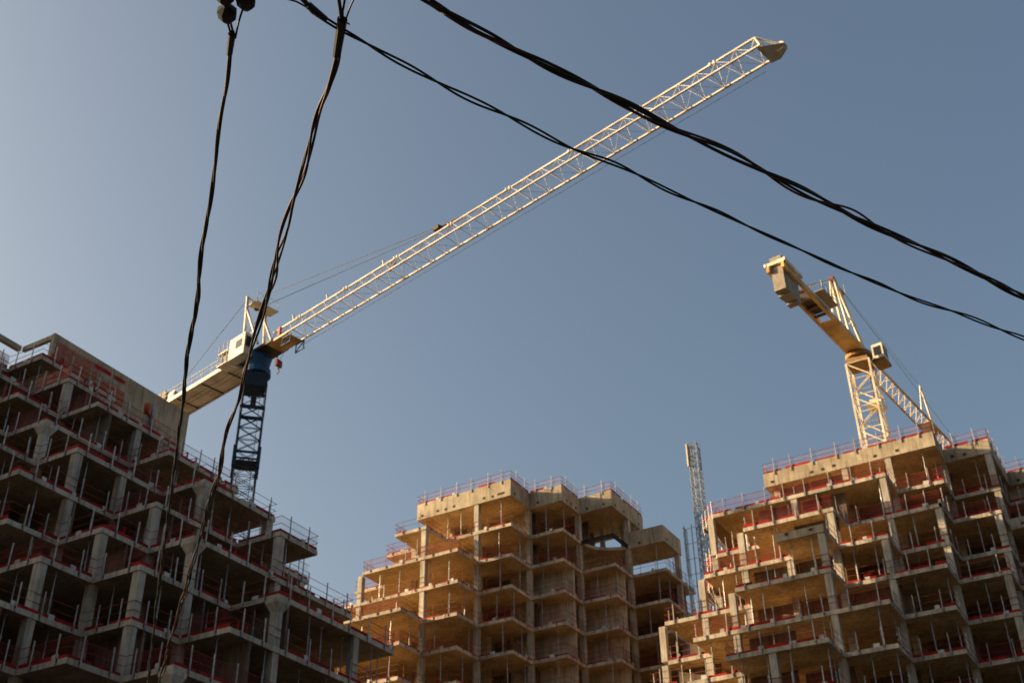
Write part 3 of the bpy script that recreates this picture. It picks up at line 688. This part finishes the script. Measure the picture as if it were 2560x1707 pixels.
# ------------------------------------------------------------------ hoist tower beside the frame
HO = Vector((-38.35, 103.1, 0)); HT = 58.8+EYE
ht = empty('hoist_tower', (HO.x, HO.y, 0), 'slender galvanised lattice hoist tower with clear screens beside the sunlit frame', 'hoist tower')
hm = Matrix.Translation(HO)
lattice_mast(ht, hm, .92, HT-28, HT, .55, .06, .032, 'galv')
for x in (-.15, .15): rod('guide_rail', hm @ Vector((x, -.2, HT-28)), hm @ Vector((x, -.2, HT)), .035, 'galv', ht)
Geo().box(-.4, .4, -.4, .4, 0, HT-28, hm).build('tower_base', 'galv', ht)
for z in [HT-.4-q*1.5 for q in range(18)]: Geo().box(-.24, .02, -.30, -.12, z-.12, z+.12, hm).build('tower_gusset', 'white', ht)
Geo().box(-.62, -.48, -.6, .1, HT-2.6, HT-.05, hm).build('tower_top_cage', 'cream', ht)
for z0, z1 in ((HT-14.0, HT-9.0), (HT-20, HT-15)):
    Geo().box(-1.75, -1.68, -.7, .3, z0, z1, hm).build('clear_screen', 'sheet', ht)
    for x in (-1.7, -.95): rod('screen_post', hm @ Vector((x, -.4, z0-1.5)), hm @ Vector((x, -.4, z1+.2)), .05, 'galv', ht)
    for q in range(4): z = z0+q*1.6; rod('screen_rail', hm @ Vector((-1.7, -.4, z)), hm @ Vector((-.43, -.4, z)), .03, 'galv', ht)
rod('tower_tie', hm @ Vector((.4, .2, RF.z(3)+1.9)), (RF.P(-3, 5).x, RF.P(-3, 5).y, RF.z(3)+1.9), .03, 'galv', ht)
for k, ib, jb in ((3, -3, 2), (2, -3, 2), (1, -3, 1.5)):     # skewed landing decks with red barriers
    z = RF.z(k)+T/2
    q = [RF.P(ib, jb), RF.P(ib, jb+2.4), RF.P(ib-.5, jb+2.4), RF.P(ib-.5, jb+.6)]
    pts = [(q[0].x-.02, q[0].y), (q[1].x-.02, q[1].y), (q[2].x, q[2].y), (q[3].x, q[3].y)]
    dk = Geo().prism(pts[::-1], z-.14, z-.02).build('landing_deck', 'timber', ht)
    for (a, b) in ((q[3], q[0]), (q[2], q[3])):
        d = (b-a); L = d.length; d.normalize(); ang = math.atan2(d.y, d.x)
        for hz, hh in ((.16, .3), (.62, .14), (1.08, .12)):
            for u0, u1 in ((.02, .48), (.5, .97)):
                if random.random() < .2: continue
                c = a+d*(L*(u0+u1)/2); cube('barrier_board', (c.x, c.y, z+hz+random.uniform(-.05, .05)), (L*(u1-u0), .04, hh), random.choice(('red', 'red', 'orange', 'rust')), dk, ang)
        for t in (.05, .35, .65, .95): p = a+d*(L*t); rod('barrier_post', (p.x, p.y, z-.5), (p.x, p.y, z+1.3), .045, 'galv', dk)
        for t in (.2, .6, .9): p = a+d*(L*t); rod('deck_strut', (p.x, p.y, z-.14), (q[0].x-.05, p.y+.5, z-2.0), .05, 'galv', dk)
# ------------------------------------------------------------------ things standing on the slabs
p = LF.P(-2.17, 3.42); z = LF.z(5)+T/2; w = Matrix.Translation((p.x, p.y, z)) @ Matrix.Rotation(math.radians(125), 4, 'Z')
reel = empty('hose_reel', (p.x, p.y, z), 'grey framed reel stand with one orange and one yellow drum against the core wall', 'reel')
g = Geo()
for x in (-.45, .45):
    for y in (-.3, .3): g.rod(w @ Vector((x, y, 0)), w @ Vector((x*.5, y*.4, 1.9)), .06)
g.box(-.4, .4, -.35, .35, .0, .08, w); g.box(-.35, .35, -.2, .2, 1.6, 2.4, w); g.build('stand', 'galv', reel)
for x, mt in ((-.85, 'orange'), (.95, 'yellow')):
    g = Geo(); g.rod(w @ Vector((x, -.10, 1.75)), w @ Vector((x, .25, 1.75)), .46, 16); g.rod(w @ Vector((x-.2*x/abs(x), .05, 1.75)), w @ Vector((x*.3, .05, 1.75)), .12, 8); g.build('drum', mt, reel)
def stack(F, i, j, k, kind):
    p = F.P(i, j); z = F.z(k)+T/2; rz = random.uniform(-.2, .2)
    w = Matrix.Translation((p.x, p.y, z)) @ Matrix.Rotation(rz, 4, 'Z')
    if kind == 'block':
        r = empty('block_pallet', (p.x, p.y, z), 'pallet of pale concrete blocks on a floor behind the red boards', 'pallet', 'block pallets on the floors')
        g = Geo()
        for x in (-.5, 0, .5): g.box(x-.06, x+.06, -.45, .45, 0, .09, w)
        g.box(-.56, .56, -.46, .46, .091, .115, w); g.build('pallet_base', 'timber', r)
        for a_ in range(3):
            for b_ in range(2):
                for c_ in range(2):
                    cc = w @ Vector((-.36+a_*.36, -.22+b_*.44, .22+c_*.205)); cube('block', cc, (.34, .42, .195), 'white', r, rz)
    else:
        r = empty('stillage', (p.x, p.y, z), 'red mesh-sided stillage of props on a floor edge', 'stillage', 'red stillages on the floors')
        g = Geo()
        for x in (-.75, .75):
            for y in (-.45, .45): g.box(x-.04, x+.04, y-.04, y+.04, 0, 1.0, w)
        g.box(-.75, .75, -.45, .45, .12, .16, w)
        g.build('stillage_frame', 'red', r)
        for z_ in (.45, .75, .97):
            for y in (-.45, .45): rod('side_bar', w @ Vector((-.75, y, z_)), w @ Vector((.75, y, z_)), .03, 'red', r)
        for q in range(7): rod('stored_tube', w @ Vector((-1.0, -.32+q*.1, .22+.07*(q % 2))), w @ Vector((1.0, -.32+q*.1, .22+.07*(q % 2))), .035, 'rust', r)
for i, j, k, kd in ((-4.3, 2.5, 7, 's'), (-4.35, 3.3, 7, 'b'), (-5.4, 1.2, 7, 's'), (-5.4, .5, 7, 's'), (-3.3, 2.6, 6, 's'), (-1.35, 3.7, 4, 's'), (-.3, 3.5, 3, 's'), (-.3, 4.3, 3, 'b'),
                    (.6, 3.3, 1, 's'), (.65, 4.8, 1, 'b'), (-.4, 2.8, 2, 'b'), (1.6, 3.6, 0, 's'), (1.6, 4.4, 0, 'b'), (.6, 1.7, 0, 'b'), (-.4, 1.5, 1, 's'), (1.55, 2.5, -1, 's')): stack(LF, i, j, k, 'block' if kd == 'b' else 's')
for i, j, k, kd in ((-1.5, 2.5, 3, 's'), (-2.2, 2.6, 3, 'b'), (-.5, 1.5, 2, 's'), (-1.2, 1.6, 1, 'b'), (-.4, .6, 0, 'b'), (-1.3, .6, -1, 's'), (.5, 1.5, 0, 's'), (1.5, 2.6, 1, 'b'), (1.4, 1.5, 0, 's'), (-3.3, 1.6, 0, 's'), (-2.4, .5, -1, 'b'), (2.5, 3.6, 2, 's')): stack(RF, i, j, k, 'block' if kd == 'b' else 's')

# ------------------------------------------------------------------ overhead cables near the camera
def smooth_path(pts, step=.05):
    P = [Vector(p) for p in pts]; out = []
    for i in range(len(P)-1):
        p0 = P[max(i-1, 0)]; p1 = P[i]; p2 = P[i+1]; p3 = P[min(i+2, len(P)-1)]
        n = max(2, int((p2-p1).length/step))
        for q in range(n):
            t = q/n
            out.append(.5*((2*p1)+(p2-p0)*t+(2*p0-5*p1+4*p2-p3)*t*t+(3*p1-p0-3*p2+p3)*t**3))
    out.append(P[-1]); return out
def tube(name, path, r, mat, parent, n=7):
    v = []; f = []
    for i, p in enumerate(path):
        d = (path[min(i+1, len(path)-1)]-path[max(i-1, 0)]).normalized()
        a = d.cross(Vector((0, 0, 1))).normalized(); b = a.cross(d)
        for q in range(n): t = 2*math.pi*q/n; v.append(p+a*(r*math.cos(t))+b*(r*math.sin(t)))
    m = len(path)
    for i in range(m-1):
        for q in range(n): f.append((i*n+q, i*n+(q+1) % n, (i+1)*n+(q+1) % n, (i+1)*n+q))
    f += [tuple(reversed(range(n))), tuple((m-1)*n+q for q in range(n))]
    return mesh(name, v, f, mat, parent, True)
def bundle(label, pts, strands, pitch, seed, thing='overhead_cable'):
    rnd = random.Random(seed)
    path = smooth_path([(p[0], p[1], p[2]+EYE) for p in pts])
    root = empty(thing, path[0], label, 'cable')
    s_ = [0.0]
    for i in range(1, len(path)): s_.append(s_[-1]+(path[i]-path[i-1]).length)
    for (rad, r, ph, mt, pf) in strands:
        w1, w2, w3 = rnd.uniform(0, 6), rnd.uniform(0, 6), rnd.uniform(.7, 1.3)
        pp = []
        for i, p in enumerate(path):
            d = (path[min(i+1, len(path)-1)]-path[max(i-1, 0)]).normalized()
            a = d.cross(Vector((0, 0, 1))).normalized(); b = a.cross(d)
            t = ph+2*math.pi*s_[i]/(pitch*pf)+.5*math.sin(s_[i]*1.7*w3+w1)
            rr = rad*(1+.55*math.sin(s_[i]*1.1*w3+w2))
            pp.append(p+a*(rr*math.cos(t))+b*(rr*math.sin(t)))
        tube('strand', pp, r, mt, root)
    return root
def ext(pts, a, b):
    """carry a run on beyond both ends by a and b metres"""
    p0, p1 = Vector(pts[0]), Vector(pts[1]); q0, q1 = Vector(pts[-1]), Vector(pts[-3])
    return [tuple(p0+(p0-p1).normalized()*a)]+list(pts)+[tuple(q0+(q0-q1).normalized()*b)]
cA = [(-4.98, 4.42, 7), (-5.36, 4.79, 7), (-5.67, 5.06, 7), (-6.09, 5.46, 7), (-6.59, 5.92, 7), (-7.12, 6.4, 7), (-7.64, 6.91, 7), (-8.31, 7.5, 7), (-8.9, 8.07, 7), (-10.33, 9.41, 7), (-11.31, 10.33, 7), (-12.68, 11.61, 7), (-14.05, 12.89, 7), (-15.81, 14.57, 7)]
cB = [(-4.2, 4.75, 7), (-4.41, 4.99, 7), (-4.69, 5.23, 7), (-4.98, 5.45, 7), (-5.51, 5.93, 7), (-5.91, 6.26, 7), (-6.3, 6.6, 7), (-6.73, 6.99, 7), (-7.38, 7.53, 7), (-7.99, 8.07, 7), (-8.47, 8.49, 7), (-9.28, 9.19, 7), (-10.44, 10.22, 7), (-11.72, 11.33, 7), (-13.12, 12.56, 7), (-14.95, 14.12, 7), (-16.03, 15.09, 7)]
cC = [(-4.3, 4.56, 7), (-4.22, 4.79, 7), (-4.15, 4.97, 7), (-4.04, 5.3, 7), (-3.86, 5.74, 7), (-3.65, 6.19, 7), (-3.37, 6.8, 7), (-3.1, 7.29, 7), (-2.81, 7.91, 7), (-2.5, 8.52, 7), (-2.0, 9.54, 7), (-1.43, 10.6, 7), (-.62, 11.95, 7)]
cD = [(-3.53, 4.88, 7), (-3.45, 5.08, 7), (-3.33, 5.38, 7), (-3.03, 5.98, 7), (-2.78, 6.52, 7), (-2.48, 7.16, 7), (-2.03, 8.02, 7), (-1.71, 8.68, 7), (-1.2, 9.72, 7), (-.47, 11.14, 7)]
bundle('slim black twisted cable hanging from the dark porcelain insulators', ext(cA, .02, 14), [(.010, .0125, 0, 'cable', 1), (.010, .0125, 2.1, 'cable', 1), (.011, .012, 4.2, 'cable', 1)], 1.5, 3)
bundle('loosely braided black cable crossing in front of the blue crane mast', ext(cB, .02, 14), [(.019, .0115, 0, 'cable', 1), (.024, .0115, 1.9, 'cablered', 1.1), (.022, .0115, 3.9, 'cable', .95), (.016, .010, 5, 'cable', 1.3)], 1.9, 5)
bundle('thin two-strand black cable crossing the jib of the long crane', ext(cC, .02, 6), [(.013, .0095, 0, 'cable', 1), (.013, .0095, 3.14, 'cable', 1)], 1.35, 8)
bundle('thick bundle of black and brown cables passing over the jib of the long crane', ext(cD, 1.6, 6), [(.022, .0135, 0, 'cable', 1), (.022, .0135, 1.5, 'cable', 1.07), (.034, .0105, 3.2, 'cablered', .96), (.020, .0125, 4.7, 'cable', 1.12)], 1.8, 13)
# tails that splay from the cable heads, tape and insulators near the top of the frame
def tail_wire(label, pts, r):
    root = empty('wire_tail', (pts[0][0], pts[0][1], pts[0][2]+EYE), label, 'wire', 'wire tails splaying from the cable heads')
    tube('strand', smooth_path([(p[0], p[1], p[2]+EYE) for p in pts]), r, 'cable', root)
def tape(label, a, b, r):
    root = empty('cable_sleeve', (a[0], a[1], a[2]+EYE), label, 'sleeve')
    Geo().rod((a[0], a[1], a[2]+EYE), (b[0], b[1], b[2]+EYE), r, 9, r*.8).build('sleeve', 'cable', root)
def insulator(label, a, b):
    root = empty('insulator', (a[0], a[1], a[2]+EYE), label, 'insulator', 'porcelain insulators on the slim cable')
    A_ = Vector((a[0], a[1], a[2]+EYE)); B_ = Vector((b[0], b[1], b[2]+EYE)); d = B_-A_
    for q in range(2):
        c0 = A_+d*(q*.5+.02); g = Geo()
        for u0, u1, r0, r1 in ((0, .13, .034, .070), (.13, .30, .070, .076), (.30, .42, .076, .030), (.42, .50, .030, .030)):
            g.rod(c0+d*u0, c0+d*u1, r0, 8, r1)
        g.build('porcelain_disc', 'cable', root)
insulator('dark stacked porcelain insulator at the head of the slim twisted cable', (-4.91, 4.30, 7.0), (-4.70, 4.02, 7.0))
insulator('dark stacked porcelain insulator at the head of the slim twisted cable', (-4.71, 4.28, 7.0), (-4.50, 4.00, 7.0))
tl = 'short black wire tail splaying from a cable head'
for pts, r in (([(-5.0, 4.45, 7), (-4.95, 4.36, 7), (-4.91, 4.29, 7)], .009), ([(-4.99, 4.45, 7), (-4.93, 4.37, 7), (-4.88, 4.28, 7)], .009), ([(-4.97, 4.45, 7), (-4.84, 4.34, 7), (-4.70, 4.24, 7)], .008),
               ([(-4.2, 4.77, 7), (-4.13, 4.66, 7), (-4.07, 4.56, 7), (-3.8, 4.1, 7.0)], .015), ([(-4.19, 4.77, 7), (-4.11, 4.66, 7), (-4.03, 4.58, 7), (-3.7, 4.2, 7.0)], .009), ([(-4.18, 4.77, 7), (-4.08, 4.69, 7), (-3.97, 4.61, 7), (-3.5, 4.3, 7.0)], .007), ([(-4.18, 4.73, 7), (-4.15, 4.77, 7), (-4.145, 4.79, 7)], .006),
               ([(-4.3, 4.56, 7), (-4.29, 4.44, 7), (-4.25, 4.2, 7.0), (-4.1, 3.6, 7)], .016), ([(-4.3, 4.54, 7), (-4.34, 4.43, 7), (-4.38, 4.37, 7), (-4.6, 4.1, 7.0)], .007), ([(-4.31, 4.52, 7), (-4.31, 4.41, 7), (-4.33, 4.2, 7.0)], .006)):
    tail_wire(tl, pts, r)
tape('tape sleeve on the head of the slim cable below the insulators', (-4.965, 4.405, 7), (-5.12, 4.55, 7), .030)
tape('tape sleeve on the head of the braided cable', (-4.16, 4.72, 7), (-4.42, 4.99, 7), .040)
tape('long tape sleeve on the head of the thin two-strand cable', (-4.295, 4.48, 7), (-4.268, 4.66, 7), .030)
